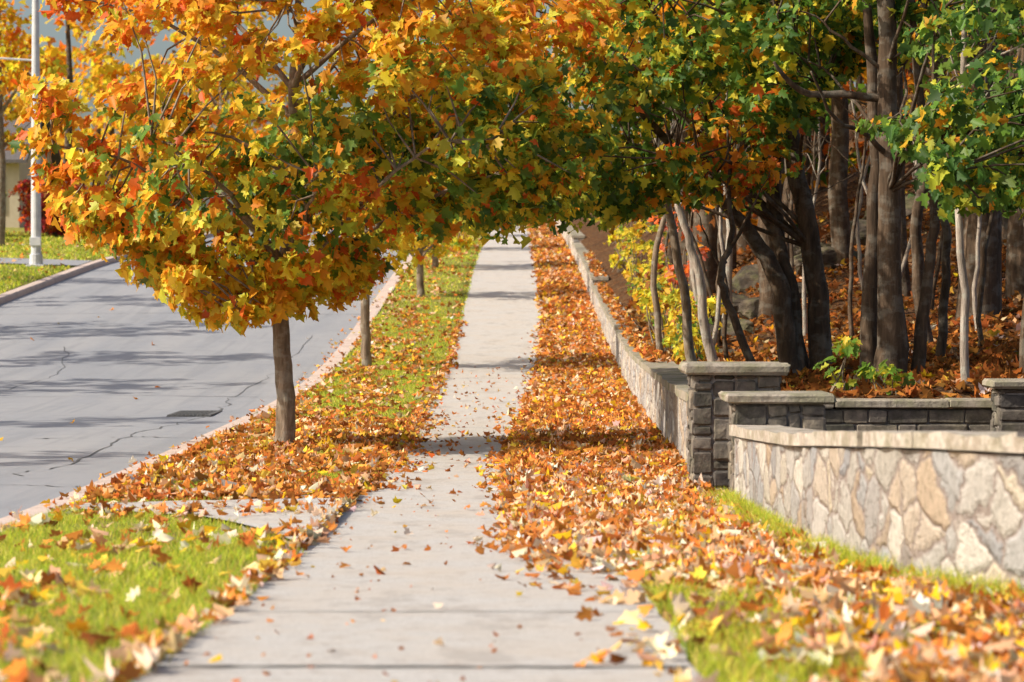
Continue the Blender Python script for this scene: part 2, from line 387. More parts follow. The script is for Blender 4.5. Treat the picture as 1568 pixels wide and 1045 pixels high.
P,_=smooth_path([(x,y,z) for (x,y),z in zip(fp,fpz)],[1]*len(fp),8)
P=P[::-1]
w=empty('stone_garden_wall')
mb=MB(); sweep(mb,[(p[0],p[1]) for p in P],[float(base(p[1]))-.3 for p in P],[p[2] for p in P],.32,0,.006); new_obj('masonry',mb.mesh('masonry'),M_wall,w)
i=0; mb=MB()     # separate cap slabs with open joints
while i<len(P)-2:
    j=min(i+int(rng.integers(5,9)),len(P)-1); seg=[np.array(q) for q in P[i:j+1]]
    seg[-1]=seg[-1]*.97+seg[-2]*.03; dz=rng.uniform(-.006,.008)
    sweep(mb,[(p[0],p[1]) for p in seg],[p[2]+.012 for p in seg],[p[2]+.085+dz+rng.normal(0,.004) for p in seg],.32,.03,.010); i=j
new_obj('cap',mb.mesh('cap'),M_cap,w)
w=empty('stone_garden_wall')
mb=MB(); z=-.2
mb.box(1.92,9,25.53,25.78,-.3,.52); new_obj('mortar_core',mb.mesh('mortar_core'),M_mortar,w)
mb=MB()
while z<.5:
    h=rng.uniform(.10,.2); h=min(h,.525-z); xx=1.9
    if h<.03: break
    while xx<9:
        l=rng.uniform(.15,.5); mb.box(xx+.006,xx+l-.006,25.5-rng.uniform(0,.015),25.6,z+.006,z+h-.006,.012,.003); xx+=l
    z+=h
new_obj('stones',mb.mesh('stones'),M_stone,w)
mb=MB(); xx=1.9
while xx<9:
    l=rng.uniform(.7,1.1); mb.box(xx,xx+l-.012,25.45,25.86,.533,.61+rng.uniform(-.01,.012),.012,.003); xx+=l
new_obj('cap',mb.mesh('cap'),M_capd,w)
def pillar(x0,x1,y0,y1,zt,caph=.075,ov=.07):
    e=empty('stone_pillar'); zb=float(base(y0))-.05; zc=zt-caph
    mb=MB(); mb.box(x0+.02,x1-.02,y0+.02,y1-.02,zb,zc-.003); new_obj('core',mb.mesh('core'),M_mortar,e)
    mb=MB(); 
    for side in range(4):
        a,b=(x0,x1) if side%2==0 else (y0,y1); p=a; first=True
        while p<b-.02:
            l=rng.uniform(.16,.26) if first else rng.uniform(.10,.22); first=False
            if p+l>b-.09: l=b-p
            z=zb
            while z<zc-.01:
                h=rng.uniform(.05,.19)
                if z+h>zc-.045: h=zc-.004-z
                g=.006; pr=rng.uniform(-.006,.02); k=(g,.014,.004)
                if side==0: mb.box(p+g,p+l-g,y0-pr,y0+.06,z+g,z+h-g,k[1],k[2])
                if side==2: mb.box(p+g,p+l-g,y1-.06,y1+pr,z+g,z+h-g,k[1],k[2])
                if side==3: mb.box(x0-pr,x0+.061,p+g,p+l-g,z+g,z+h-g,k[1],k[2])
                if side==1: mb.box(x1-.061,x1+pr,p+g,p+l-g,z+g,z+h-g,k[1],k[2])
                z+=h
            p+=l
    new_obj('stones',mb.mesh('stones'),M_stone,e)
    mb=MB(); mb.box(x0-ov,x1+ov,y0-ov,y1+ov,zc,zt,.018,.004); new_obj('cap_slab',mb.mesh('cap_slab'),M_capd,e)
pillar(1.40,2.10,22.55,23.15,1.0,.085)
pillar(1.64,2.32,21.3,21.9,.80)
pillar(4.25,4.95,25.0,25.44,.80)
pillar(4.62,5.3,24.0,24.5,.78)

# ------------------------------------------------------------------ trees
def colour_field(pos, palw, jit=.17):
    pal,w=palw(pos); pal=np.array(pal); w=np.maximum(w,0)+1e-4; w/=w.sum(1,keepdims=True)
    cw=np.cumsum(w,1); r=rng.random(len(pos))[:,None]; idx=(r>cw).sum(1).clip(0,len(pal)-1)
    c=pal[idx]; return np.clip(c*(1+rng.normal(0,jit,(len(pos),1)))*(1+rng.normal(0,.06,(len(pos),3))),.004,.92)

def foliage(name, centres, crad, per, size, palw, centre, parent, droop=.6, mat=None, flat=.6, low=False):
    n=len(centres); cnt=rng.poisson(per*rng.uniform(.55,1.4,n)); idx=np.repeat(np.arange(n),cnt); Nn=len(idx)
    cr=(crad*rng.uniform(.7,1.3,n))[idx][:,None]
    off=rng.normal(0,1,(Nn,3)); off/=np.maximum(np.linalg.norm(off,axis=1,keepdims=True),.01); off*= (rng.random((Nn,1))**.45)
    off[:,2]*=flat
    pos=centres[idx]+off*cr
    outw=norm(pos-np.array(centre)[None,:])
    nrm=norm(off)*.5+outw*.4+rng.normal(0,.5,(Nn,3)); nrm[:,2]+=.4; nrm[:,0]-=.3
    tip=outw*.6+rng.normal(0,.6,(Nn,3)); tip[:,2]-=droop
    cp=centres[idx]+rng.normal(0,.10,(Nn,3))
    c=colour_field(cp,palw)
    sz=size*rng.uniform(.6,1.2,Nn)
    me=leaf_mesh(name,pos,sz,nrm,tip,rng.normal(.1,.4,Nn),rng.normal(-.35,.35,Nn),c,low)
    return new_obj(name,me,mat or (M_leaff if low else M_leaf),parent)

def branches(mb, trunk, rt, centres, k, r0, seg=5, twig=.008):
    T=np.array(trunk); pts=list(T[len(T)//2:]); 
    C=np.array(centres)
    sel=[int(rng.integers(len(C)))]; d=np.linalg.norm(C-C[sel[0]],axis=1)
    for _ in range(k-1):
        j=int(np.argmax(d)); sel.append(j); d=np.minimum(d,np.linalg.norm(C-C[j],axis=1))
    for j in sel:
        c=C[j]; hd=np.linalg.norm(T[:,:2]-c[:2],axis=1)
        want=c[2]-.55*hd; lo=int(len(T)*.45); i=lo+int(np.argmin(np.abs(T[lo:,2]-want[lo:])))
        s=T[i]; m1=s*.62+c*.38+np.array([0,0,.12*np.linalg.norm(c-s)]); m2=s*.28+c*.72+np.array([0,0,.1*np.linalg.norm(c-s)])
        pp,rr=smooth_path([s,m1+rng.normal(0,.06,3),m2+rng.normal(0,.06,3),c],[min(r0,rt[i]*.7),r0*.6,r0*.35,twig],4,.015)
        mb.tube(pp,rr,seg,False); pts+=pp
    A=np.array(pts)
    for j in range(len(C)):
        if j in sel: continue
        c=C[j]; q=A[int(np.argmin(np.linalg.norm(A-c,axis=1)+.3*np.maximum(0,A[:,2]-c[2])))]
        mid=(q+c)/2+rng.normal(0,.06,3)+np.array([0,0,.05])
        mb.tube([q,mid,c],[twig*1.6,twig*1.2,twig*.6],4,False)

def pal_main(p):
    x,y,z=p[:,0],p[:,1],p[:,2]; n=lump(x*1.3,z*1.5+y*.7,1.1); n2=lump(x+3,z-2+y,1.7)
    left=np.clip((-2.9-x)/1.1,0,1); right=np.clip((x+1.9)/1.5,0,1); low=np.clip((1.85-z)/.4,0,1); high=np.clip((z-3.5)/.6,0,1)
    inner=np.clip(1-np.abs(z-2.8)/.9,0,1)
    redspot=np.clip(1-np.hypot((x+1.35)/.5,(z-2.5)/.35),0,1)
    w=np.stack([.08+.55*left*(z>2.2)+.2*high+.15*n+redspot, .25+.9*left+.8*high+.15*n+redspot, .30+.4*left+.5*high+.6*low+.3*redspot, .45+.3*n2+.6*low, .35+.5*right+.45*inner, .04+1.1*inner*(1-left*.75)+.6*right-.9*high-.4*n-.5*low-redspot, .02+.45*inner*(1-left)+.12*right-.6*high-.3*low-redspot],1)
    return [RED,ORG,AMB,YEL,YGR,GRN,DGR],w
t=empty('maple_tree')
tr,rr=smooth_path([(-2.28,28.3,-.1),(-2.29,28.3,.12),(-2.30,28.3,.7),(-2.34,28.3,1.35),(-2.25,28.35,2.4),(-2.2,28.3,3.6),(-2.15,28.3,4.6),(-2.1,28.3,5.2)],[.14,.105,.092,.085,.07,.05,.03,.012],4,.006)
zbx=[-4.9,-4.7,-4.4,-3.9,-3.5,-3.1,-2.9,-2.6,-2.3,-1.75,-1.5,-1.2,-.6,0,.5,.9,1.2]; zbz=[3.3,2.7,2.2,1.98,1.8,1.42,1.28,1.34,1.5,1.52,1.8,2.15,2.35,2.38,2.5,2.9,3.4]
C=[]
while len(C)<265:
    x=rng.uniform(-4.75,1.0); dy=rng.uniform(-2.1,2.1)
    if ((x+1.9)/2.9)**2+(dy/2.2)**2>1: continue
    lo=np.interp(x,zbx,zbz)+.2*dy*dy+.10*math.sin(x*9); hi=5.5-1.3*((x+1.9)/2.9)**2-.2*dy*dy
    if hi<lo+.1: continue
    C.append((x,28.3+dy,lo+(hi-lo)*rng.random()**1.1))
for _ in range(66):
    x=rng.uniform(-4.65,.6); dy=rng.uniform(-1.0,1.0); C.append((x,28.3+dy,float(np.interp(x,zbx,zbz))+.10*math.sin(x*9)+rng.uniform(0,.35)))
for _ in range(16):
    x=rng.uniform(-3.0,-1.8); C.append((x,28.3+rng.uniform(-.9,.6),float(np.interp(x,zbx,zbz))+rng.uniform(0,.4)))
C=np.array(C)
mb=MB(); mb.tube(tr,rr,12); branches(mb,tr,rr,C,20,.04)
new_obj('trunk',mb.mesh('trunk',True),M_bark,t)
foliage('leaves',C,.30,41,.146,pal_main,(-2,28.3,2.8),t)

def pal_yel(p):
    n=lump(p[:,0],p[:,2]+p[:,1],1.2); o=np.ones(len(p))
    return [RED,ORG,AMB,YEL,YGR,GRN],np.stack([.08+.1*n,.25+.3*n,.5*o,.9-.2*n,.7-.3*n,.2-.3*n],1)
def pal_org(p):
    n=lump(p[:,0],p[:,2]+p[:,1],.6); o=np.ones(len(p))
    return [RED,ORG,AMB,YEL,YGR,BRN],np.stack([.15+.15*n,.5+.3*n,.8*o,.7-.3*n,.3-.2*n,.15*o],1)
def pal_grn(p):
    x,z=p[:,0],p[:,2]; n=lump(p[:,0],p[:,2]+p[:,1],1.1); o=np.ones(len(p))
    tip=np.clip(1-np.hypot((x-2.35)/.7,(z-3.05)/.45),0,1)*4; top=np.clip(1-np.hypot((x-.2)/1.6,(z-4.6)/.9),0,1)*2.4; lt=np.clip((.9-x)/1.4,0,1)
    return [RED,ORG,AMB,YEL,YGR,GRN,DGR],np.stack([.02+tip*.7+.3*top,.06+tip+top,.05+tip*.6+top*.7,.15+.45*lt+top*.5,.38+.7*lt+.2*n,.75*o,.42-.3*n-.4*lt],1)
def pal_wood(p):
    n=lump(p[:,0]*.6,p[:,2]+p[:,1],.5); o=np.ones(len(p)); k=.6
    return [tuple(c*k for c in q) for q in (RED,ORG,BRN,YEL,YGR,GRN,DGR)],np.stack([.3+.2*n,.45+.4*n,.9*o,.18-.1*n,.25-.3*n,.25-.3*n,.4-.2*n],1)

def simple_tree(x,y,h,cr,cb,ncl,per,size,pal,barkm=M_bark,r=.08,name='maple_tree',crad=.35,k=9,lean=0.0,low=True):
    t=empty(name); g=float(ground_z(x,y)); top=(x+lean,y,g+h)
    tr,rr=smooth_path([(x,y,g-.1),(x+.01,y,g+.15),(x+lean*.2+rng.normal(0,.03),y,g+h*.3),(x+lean*.6+rng.normal(0,.05),y,g+h*.62),top],[r*1.4,r*1.05,r*.92,r*.6,.015],5,.008)
    C=[]
    while len(C)<ncl:
        u=rng.normal(0,1,3); u/=np.linalg.norm(u); u*=rng.random()**.4
        zc=(cb+h)/2; hh=(h-cb)/2+.2
        pz=zc+u[2]*hh; wf=1.0-.35*max(0,u[2])
        C.append((x+lean*.7+u[0]*cr*wf,y+u[1]*cr*wf,g+pz))
    C=np.array(C); mb=MB(); mb.tube(tr,rr,9); branches(mb,tr,rr,C,min(k,ncl),r*.5,5,max(.006,size*.05))
    new_obj('trunk',mb.mesh('trunk',True),barkm,t)
    foliage('leaves',C,crad,per,size,pal,(x,y,g+(cb+h)/2),t,low=low)
    return t
simple_tree(-2.62,49.5,4.0,1.9,1.75,80,28,.17,pal_yel,r=.085,low=False)
simple_tree(-2.36,70,3.7,1.9,1.05,70,26,.18,pal_yel,r=.09)
simple_tree(-2.35,82.5,3.6,2.0,.75,64,24,.2,pal_yel,r=.09)
simple_tree(-2.5,97,3.7,2.0,.5,54,24,.22,pal_yel,r=.09)
simple_tree(-2.5,113,4.0,2.0,.5,45,22,.25,pal_yel,r=.09)
simple_tree(-2.6,130,4.2,1.9,.5,45,20,.28,pal_org,r=.1)

for (x,y,h,cr,ncl) in ((-17.5,19,10,2.3,30),(-15.8,26,10,1.8,24),(-16.3,34,10,1.9,28),(-17.2,44,10,2.6,46),(-17.5,51,10,2.6,46),(-18.0,59,10,2.7,46),(-18.6,68,10,2.4,30),(-19.5,76,9,2.2,24)):
    simple_tree(x,y,h,cr,3.4,ncl,15,.30,pal_org,r=.17,crad=.5)

def stem(mb,pts,rad,seg=10,jit=.012):
    p=[list(q) for q in pts]; g=float(ground_z(p[0][0],p[0][1]))
    p[0][2]=min(p[0][2],g-.08)
    pp,rr=smooth_path(p,rad,5,jit); 
    rr[0]*=1.25; mb.tube(pp,rr,seg); return pp,rr
t=empty('maple_tree'); mb=MB(); y=32
s1,r1=stem(mb,[(3.09,y,.6),(2.98,y,1.57),(2.76,y,2.09),(2.2,y-.2,2.71),(1.54,y-.5,3.41),(.9,y-1,4.2)],[.13,.105,.09,.06,.045,.02])
s2,r2=stem(mb,[(3.45,y+.2,.5),(3.42,y+.2,1.57),(3.27,y+.2,2.46),(3.09,y+.3,3.56),(2.98,y+.3,5.0),(2.8,y,6)],[.15,.12,.11,.095,.07,.02])
s3,r3=stem(mb,[(3.2,y+.1,.6),(3.05,y+.2,1.94),(2.65,y+.4,2.75),(2.28,y+.6,3.4),(1.7,y+.6,4.6)],[.10,.075,.06,.045,.02])
s4,r4=stem(mb,[(3.25,y+.4,.6),(2.94,y+.4,2.46),(3.0,y+.6,3.4),(3.2,y+.8,4.5),(3.5,y+.8,6)],[.12,.09,.075,.06,.02])
gzx=[-1.6,-1,0,.5,1,1.5,2,2.5,3,3.4,3.9]; gzz=[2.75,2.42,2.38,2.40,2.5,2.7,2.75,2.8,3.3,3.7,4.2]
C=[]
while len(C)<270:
    x=rng.uniform(-1.5,3.9); dy=rng.uniform(-2.0,2.2)
    if ((x-1.3)/2.7)**2+(dy/2.3)**2>1: continue
    lo=np.interp(x,gzx,gzz)+.12*dy*dy; z=lo+(5.7-lo)*rng.random()**1.2
    C.append((x,31.6+dy,z))
for _ in range(50):
    x=rng.uniform(-1.2,3.2); C.append((x,31.6+rng.uniform(-1,1),float(np.interp(x,gzx,gzz))+rng.uniform(-.1,.4)))
C=np.array(C); tr=s1[len(s1)//3:]+s3[len(s3)//3:]+s2[len(s2)//3:]; rr=r1[len(r1)//3:]+r3[len(r3)//3:]+r2[len(r2)//3:]
branches(mb,tr,rr,C,18,.03)
new_obj('stems',mb.mesh('stems',True),M_barkd,t)
foliage('leaves',C,.32,38,.148,pal_grn,(1.3,31.6,3.4),t)

t=empty('maple_tree'); mb=MB(); y=29
a1,q1=stem(mb,[(3.83,y,.4),(3.81,y,1.57),(3.8,y,2.9),(3.78,y,4.56),(3.7,y,7)],[.22,.125,.11,.09,.03])
a2,q2=stem(mb,[(3.6,y+.3,.6),(3.7,y+.35,2.57),(3.66,y+.3,3.9),(3.5,y+.2,5.5)],[.10,.07,.06,.02])
a3,q3=stem(mb,[(4.06,y+.1,.5),(4.23,y+.2,1.77),(4.3,y+.2,2.57),(4.1,y+.2,3.9),(4.0,y,5.5)],[.08,.055,.05,.04,.02])
mb.tube(*smooth_path([(3.8,y,3.55),(3.3,y,3.6),(2.9,y-.1,3.62),(2.6,y-.3,3.9)],[.05,.04,.035,.015],4,.01),7)
mb.tube(*smooth_path([(3.8,y,2.95),(3.5,y-.3,3.2),(3.2,y-.6,3.3),(2.9,y-1,3.75)],[.035,.025,.02,.01],4,.01),6)
C=[]
for _ in range(110):
    x=3.45+1.5*rng.random()**.7; yy=rng.uniform(24.2,27.6)
    lo=np.interp(x,[3.3,3.7,4.2,4.8],[2.85,2.45,2.3,2.45]); C.append((x,yy,lo+rng.random()*(1.0 if rng.random()<.55 else 2.6)))
for _ in range(80):
    C.append((rng.uniform(2.6,5.4),rng.uniform(28,31),rng.uniform(4.0,6)))
C=np.array(C); branches(mb,a1,q1,C,14,.028)
new_obj('stems',mb.mesh('stems',True),M_barkd,t)
foliage('leaves',C,.27,23,.138,lambda p:([ORG,AMB,YGR,GRN,DGR],np.stack([.08+0*p[:,0],.08+0*p[:,0],.28+0*p[:,0],.8+0*p[:,0],.8+0*p[:,0]],1)),(4,27,3.2),t)

def bare(pts,rad,mat,name='young_tree',nb=7):
    t=empty(name); mb=MB(); pp,rr=stem(mb,pts,rad,8,.014)
    for _ in range(nb):
        i=int(rng.integers(len(pp)//2,len(pp)-1)); s=np.array(pp[i]); d=np.array([rng.normal(0,.5),rng.normal(0,.5),rng.uniform(.3,.9)])
        mb.tube(*smooth_path([s,s+d*.5+rng.normal(0,.05,3),s+d],[rr[i]*.5,rr[i]*.35,.004],4,.01),5)
    new_obj('trunk',mb.mesh('trunk',True),mat,t); return t
bare([(2.15,34,.6),(1.99,34,1.66),(1.76,34,2.83),(1.5,34,3.7),(1.3,34,5)],[.065,.055,.05,.04,.01],M_bark)
bare([(2.5,36,.7),(2.3,36,1.83),(2.07,36,2.6),(1.8,36,3.4),(1.7,36,4.8)],[.07,.055,.045,.04,.01],M_birch)
bare([(2.7,31,.6),(2.35,31,1.36),(2.24,31,1.78),(2.34,31,2.28),(2.3,31,3.4)],[.05,.045,.04,.03,.01],M_barkd)
bare([(4.29,27,.4),(4.25,27,1.56),(4.2,27,2.55),(4.25,27,3.7),(4.2,27,5.5)],[.045,.038,.034,.03,.01],M_birch)
bare([(2.05,40,.6),(1.95,40,2.0),(2.2,40,3.2),(2.1,40,4.6)],[.05,.045,.035,.01],M_bark)
bare([(2.75,42,.7),(2.6,42,2.2),(2.3,42,3.4),(2.4,42,5)],[.05,.045,.035,.01],M_birch)
bare([(3.3,45,1),(3.4,45,2.6),(3.2,45,4.2),(3.3,45,6)],[.07,.06,.05,.01],M_birch)
bare([(6.47,40,.7),(6.56,40,2.97),(6.6,40,5.3),(6.7,40,9)],[.36,.25,.22,.08],M_barkd,'oak_tree')
bare([(7.45,42,.7),(7.5,42,2.97),(7.5,42,5.3),(7.7,42,9)],[.28,.22,.2,.08],M_barkd,'oak_tree')
bare([(5.4,37,.7),(5.2,37,2.4),(5.5,37,4),(5.3,37,7)],[.09,.075,.065,.02],M_barkd)
bare([(4.9,33,.7),(5.0,33,2.0),(4.85,33,3.4),(5.1,33,6)],[.06,.05,.045,.02],M_barkd)
bare([(5.05,28,.7),(5.1,28,2.0),(5.0,28,3.4),(5.3,28,6)],[.13,.11,.1,.02],M_barkd)
for i in range(22):
    y=rng.uniform(34,52); x=rng.uniform(2.4,.18*y); g=float(ground_z(x,y)); l=rng.normal(0,.35)
    bare([(x,y,g),(x+l*.3+rng.normal(0,.08),y,g+1.2),(x+l+rng.normal(0,.1),y,g+2.6),(x+l*1.3,y,g+4.2)],[.035,.028,.02,.006],M_birch if i%3==0 else M_barkd,'sapling',5)

t=empty('woodland'); mb=MB()
for _ in range(85):
    y=rng.uniform(44,105); x=rng.uniform(2.6+.01*y,.19*y+3); g=float(ground_z(x,y)); r=rng.uniform(.06,.24); h=rng.uniform(8,13); l=rng.normal(0,.5)
    pp,rr=smooth_path([(x,y,g-.2),(x+l*.2,y,g+h*.3),(x+l*.8,y,g+h*.6),(x+l,y,g+h)],[r*1.3,r,r*.7,.03],4,.04); mb.tube(pp,rr,7)
new_obj('trunks',mb.mesh('trunks',True),M_barkd,t)
C=[]
for _ in range(780):
    y=rng.uniform(52,110); x=rng.uniform(3.0+max(0,(60-y)*.1),.19*y+4); g=float(ground_z(x,y))
    zz=g+ (rng.uniform(.3,2.0) if rng.random()<.25 else rng.uniform(2.2,10)); C.append((x,y,zz))
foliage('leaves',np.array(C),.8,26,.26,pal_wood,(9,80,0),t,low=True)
C=[]
for _ in range(430):   # extra canopy clumps added above the wall to shade the bank
    y=rng.uniform(30,66); C.append((rng.uniform(1.4,6.0),y,max(5.0,float(base(y))+4.6)+3.2*rng.random()))
foliage('canopy_leaves',np.array(C),.75,22,.30,lambda p:([RED,ORG,AMB,YEL,YGR,GRN,DGR],np.clip(np.stack([.1+.1*lump(p[:,0],p[:,1]),.35+.4*lump(p[:,0],p[:,1]),.3+.3*lump(p[:,0],p[:,1]),.3+0*p[:,0],.4+0*p[:,0],.9-.6*lump(p[:,0],p[:,1]),.6-.3*lump(p[:,0],p[:,1])],1),.01,2)),(4,48,6),t,low=True)

t=empty('distant_trees'); mb=MB(); C=[]
for _ in range(42):
    y=rng.uniform(132,190); x=rng.uniform(-44,18)
    if -12<x<1.5 and y<150: continue
    g=float(ground_z(x,y)); h=rng.uniform(8,15); r=.22
    mb.tube([(x,y,g-.2),(x+.2,y,g+h*.5),(x,y,g+h*.9)],[r,r*.7,.04],7)
    for _k in range(30):
        u=rng.normal(0,1,3); u/=np.linalg.norm(u); u*=rng.random()**.4
        C.append((x+u[0]*3.4,y+u[1]*3.2,g+h*.56+u[2]*h*.46))
for _ in range(130): C.append((rng.uniform(-12,6),rng.uniform(158,172),5.2+rng.uniform(0,4)))
new_obj('trunks',mb.mesh('trunks',True),M_barkd,t)
foliage('leaves',np.array(C),1.1,16,.5,pal_org,(-10,160,8),t,low=True)

def shrub(name,x,y,rx,ry,h,ncl,per,size,pal,crad=.22):
    t=empty(name); g=float(ground_z(x,y)); C=[]; mb=MB()
    for _ in range(ncl):
        a=rng.uniform(0,6.28); q=rng.random()**.5; zz=rng.random()**.8
        c=(x+rx*q*math.cos(a)*(.5+.5*zz),y+ry*q*math.sin(a),g+.1+zz*h); C.append(c)
        mb.tube([(x+rng.normal(0,.1),y+rng.normal(0,.1),g-.05),((x+c[0])/2+rng.normal(0,.05),(y+c[1])/2,g+zz*h*.6),c],[.012,.009,.004],4,False)
    new_obj('stems',mb.mesh('stems'),M_bark,t); foliage('leaves',np.array(C),crad,per,size,pal,(x,y,g+h*.2),t,low=y>60)
def mono(*pw):
    cs=[c for c,_ in pw]; ws=[w for _,w in pw]
    return lambda p:(cs,np.tile(np.array(ws,float),(len(p),1)))
YS=mono((YEL,.8),(YGR,.7),(GRN,.25),(AMB,.35),(BRN,.2))
for (x,y,rx,ry,h) in ((2.35,38,.35,1.5,.8),(2.3,43,.4,2.5,1.0),(2.5,50,.5,3,1.1),(2.5,58,.5,3,1.3),(2.6,68,.6,4,1.7),(2.8,80,.7,5,2.2),(3.0,95,.9,6,3)):
    shrub('shrub',x,y,rx,ry,h,26,14,.085+.001*y,YS)
shrub('shrub',2.75,47,.5,1.5,2.2,14,14,.14,mono((RED,1),((.8,.25,.15),.8),(ORG,.3)))
shrub('shrub',3.1,27.2,.3,.4,.55,9,8,.11,mono((YGR,.8),(GRN,1.1),(YEL,.2)),.14)
shrub('shrub',3.5,26.6,.25,.3,.2,7,8,.11,mono((YGR,.8),(GRN,1.1),(YEL,.2)),.12)
shrub('hedge',-17.6,108,1.3,1.5,1.9,60,30,.22,mono((RED,1),((.35,.04,.04),1.4),(BRN,.5)),.4)
shrub('hedge',-15.2,110,1.4,1.2,1.7,60,30,.22,mono((GRN,1),(YGR,.4),(DGR,.5)),.4)
shrub('hedge',-20.5,106,1.4,1.2,1.5,60,30,.22,mono((GRN,1),(YGR,.4),(TAN,.4)),.4)
shrub('hedge',-19.3,101,1.0,1.0,1.1,40,30,.2,mono((GRN,1),(TAN,.8),(DGR,.5)),.3)
simple_tree(-17.6,97,9.2,2.5,3.4,64,28,.26,pal_org,r=.16,crad=.6)
simple_tree(-20.6,106,9.5,2.8,3.0,64,30,.28,pal_org,r=.2,crad=.6)
simple_tree(-12.9,125,10,3.2,3.0,60,28,.34,pal_org,r=.2,crad=.7)

from mathutils import Vector, noise as mnoise
def rock(x,y,sx,sy,sz,seed):
    import bmesh
    bm=bmesh.new(); bmesh.ops.create_icosphere(bm,subdivisions=4,radius=1)
    r=np.random.default_rng(seed); o3=Vector(r.uniform(0,50,3))
    pl=[Vector(r.normal(0,1,3)).normalized() for _ in range(12)]; pd=r.uniform(.6,.85,12)
    for v in bm.verts:
        c=v.co.copy()
        for q,dd in zip(pl,pd):
            k=c.dot(q)
            if k>dd: c=c-q*(k-dd)*.92
        c=c*(1+.10*mnoise.noise(c*2.5+o3)+.06*mnoise.noise(c*7+o3)); v.co=Vector((c.x*sx,c.y*sy,c.z*sz))
    me=bpy.data.meshes.new('rock'); bm.to_mesh(me); bm.free()
    o=new_obj('rock',me,M_rock); o.location=(x,y,float(ground_z(x,y))+sz*.1); o.rotation_euler=(r.normal(0,.15),r.normal(0,.2),r.uniform(-.5,.5))
for i,(x,y,a,b,c) in enumerate([(3.3,44,.6,.5,.28),(4.0,45.5,.6,.5,.26),(3.6,47,.55,.5,.38),(4.6,47.5,.7,.5,.28),(5.6,50,.8,.6,.34),(6.4,51.5,.8,.6,.32),(5.3,52.5,.7,.5,.42),(7.2,53,.9,.6,.36),(2.9,40.5,.35,.35,.2),(4.4,50.5,.6,.5,.4)]): rock(x,y,a,b,c,i)

# ------------------------------------------------------------------ street lamp
e=empty('street_lamp'); lx,ly=-14.0,83; g=float(ground_z(lx,ly))
mb=MB(); mb.tube([(lx,ly,g-.1),(lx,ly,g+.35),(lx,ly,g+.36),(lx,ly,g+4.5),(lx,ly,g+9.2)],[.20,.19,.15,.13,.085],14); mb.box(lx-.26,lx+.26,ly-.26,ly+.26,g-.05,g+.05,.01)
mb.box(lx-.16,lx+.16,ly-.17,ly-.1,g+.6,g+.85,.01)
new_obj('pole',mb.mesh('pole',False),M_pole,e)
mb=MB(); mb.tube(*smooth_path([(lx,ly,g+8.9),(lx+.5,ly,g+9.5),(lx+1.4,ly,g+9.7),(lx+2.1,ly,g+9.7)],[.05,.045,.04,.035],4),8); mb.box(lx+2.0,lx+2.7,ly-.14,ly+.14,g+9.6,g+9.76,.04)
mb.tube([(lx,ly,g+6.0),(lx-1.6,ly,g+6.1)],[.03,.03],6)
new_obj('arm_and_luminaire',mb.mesh('arm_and_luminaire'),M_pole,e)

# ------------------------------------------------------------------ house
h=empty('suburban_house'); x0,x1,y0,y1=-31,-20.6,118,127; g=float(ground_z(-21,118))-.3
mb=MB(); mb.box(x0,x1,y0,y1,g,g+3.1); mb.add([(x1,y0,g+3.1),(x1,y1,g+3.1),(x1,(y0+y1)/2,g+5.3),(x0,y0,g+3.1),(x0,y1,g+3.1),(x0,(y0+y1)/2,g+5.3)],[(0,1,2),(3,5,4)])
new_obj('walls',mb.mesh('walls'),M_wallh,h)
mb=MB(); yc=(y0+y1)/2; zr=g+5.42
for s in (-1,1):
    ye=y0-.5 if s<0 else y1+.5
    a=[(x0-.4,ye,g+2.95),(x1+.4,ye,g+2.95),(x1+.4,yc,zr),(x0-.4,yc,zr)]
    b=[(p[0],p[1],p[2]+.14) for p in a]; mb.add(a+b,[(0,1,2,3),(4,7,6,5),(0,4,5,1),(1,5,6,2),(3,2,6,7),(0,3,7,4)])
new_obj('roof',mb.mesh('roof'),M_roof,h)
mb=MB(); gb=MB()
for xx in (-29.5,-26.8,-24.2,-22.6):
    ww=1.3 if xx!=-24.2 else .95; z0=g+1.0 if xx!=-24.2 else g+.1; z1=g+2.4
    mb.box(xx-.1,xx+ww+.1,y0-.06,y0-.003,z0-.1,z1+.1); gb.box(xx,xx+ww/2-.03,y0-.075,y0-.063,z0,z1); gb.box(xx+ww/2+.03,xx+ww,y0-.075,y0-.063,z0,z1)
for yy in (119.8,123.5):
    mb.box(x1+.003,x1+.06,yy-.1,yy+1.4,g+.9,g+2.5); gb.box(x1+.063,x1+.075,yy,yy+.62,g+1,g+2.4); gb.box(x1+.063,x1+.075,yy+.68,yy+1.3,g+1,g+2.4)
new_obj('window_frames',mb.mesh('window_frames'),M_trim,h); new_obj('windows',gb.mesh('windows'),M_glass,h)
mb=MB(); mb.box(x0+3,x0+3.9,yc-.4,yc+.4,g+4.6,g+6.6); new_obj('chimney',mb.mesh('chimney'),M_rock,h)

# ------------------------------------------------------------------ fallen leaves (one object)
def redge(y): return np.interp(y,[6,10,13,14.8,15.8,21,27,35,44,60,140],[.60,.50,.34,.12,.0,-.05,-.10,.08,.30,.56,.58])
LP=[];LS=[];LC=[]
palL=[RUST,OBR,TAN,CRM,GYL,BRN,AMB]
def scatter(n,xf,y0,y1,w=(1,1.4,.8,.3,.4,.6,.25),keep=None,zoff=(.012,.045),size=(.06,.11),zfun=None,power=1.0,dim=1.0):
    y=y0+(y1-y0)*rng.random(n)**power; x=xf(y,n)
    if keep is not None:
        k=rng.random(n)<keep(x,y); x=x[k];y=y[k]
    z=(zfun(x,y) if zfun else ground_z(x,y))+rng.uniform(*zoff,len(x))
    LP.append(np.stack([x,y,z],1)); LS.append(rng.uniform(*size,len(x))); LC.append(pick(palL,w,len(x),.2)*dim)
U=lambda a,b:(lambda y,n: rng.uniform(a,b,n))
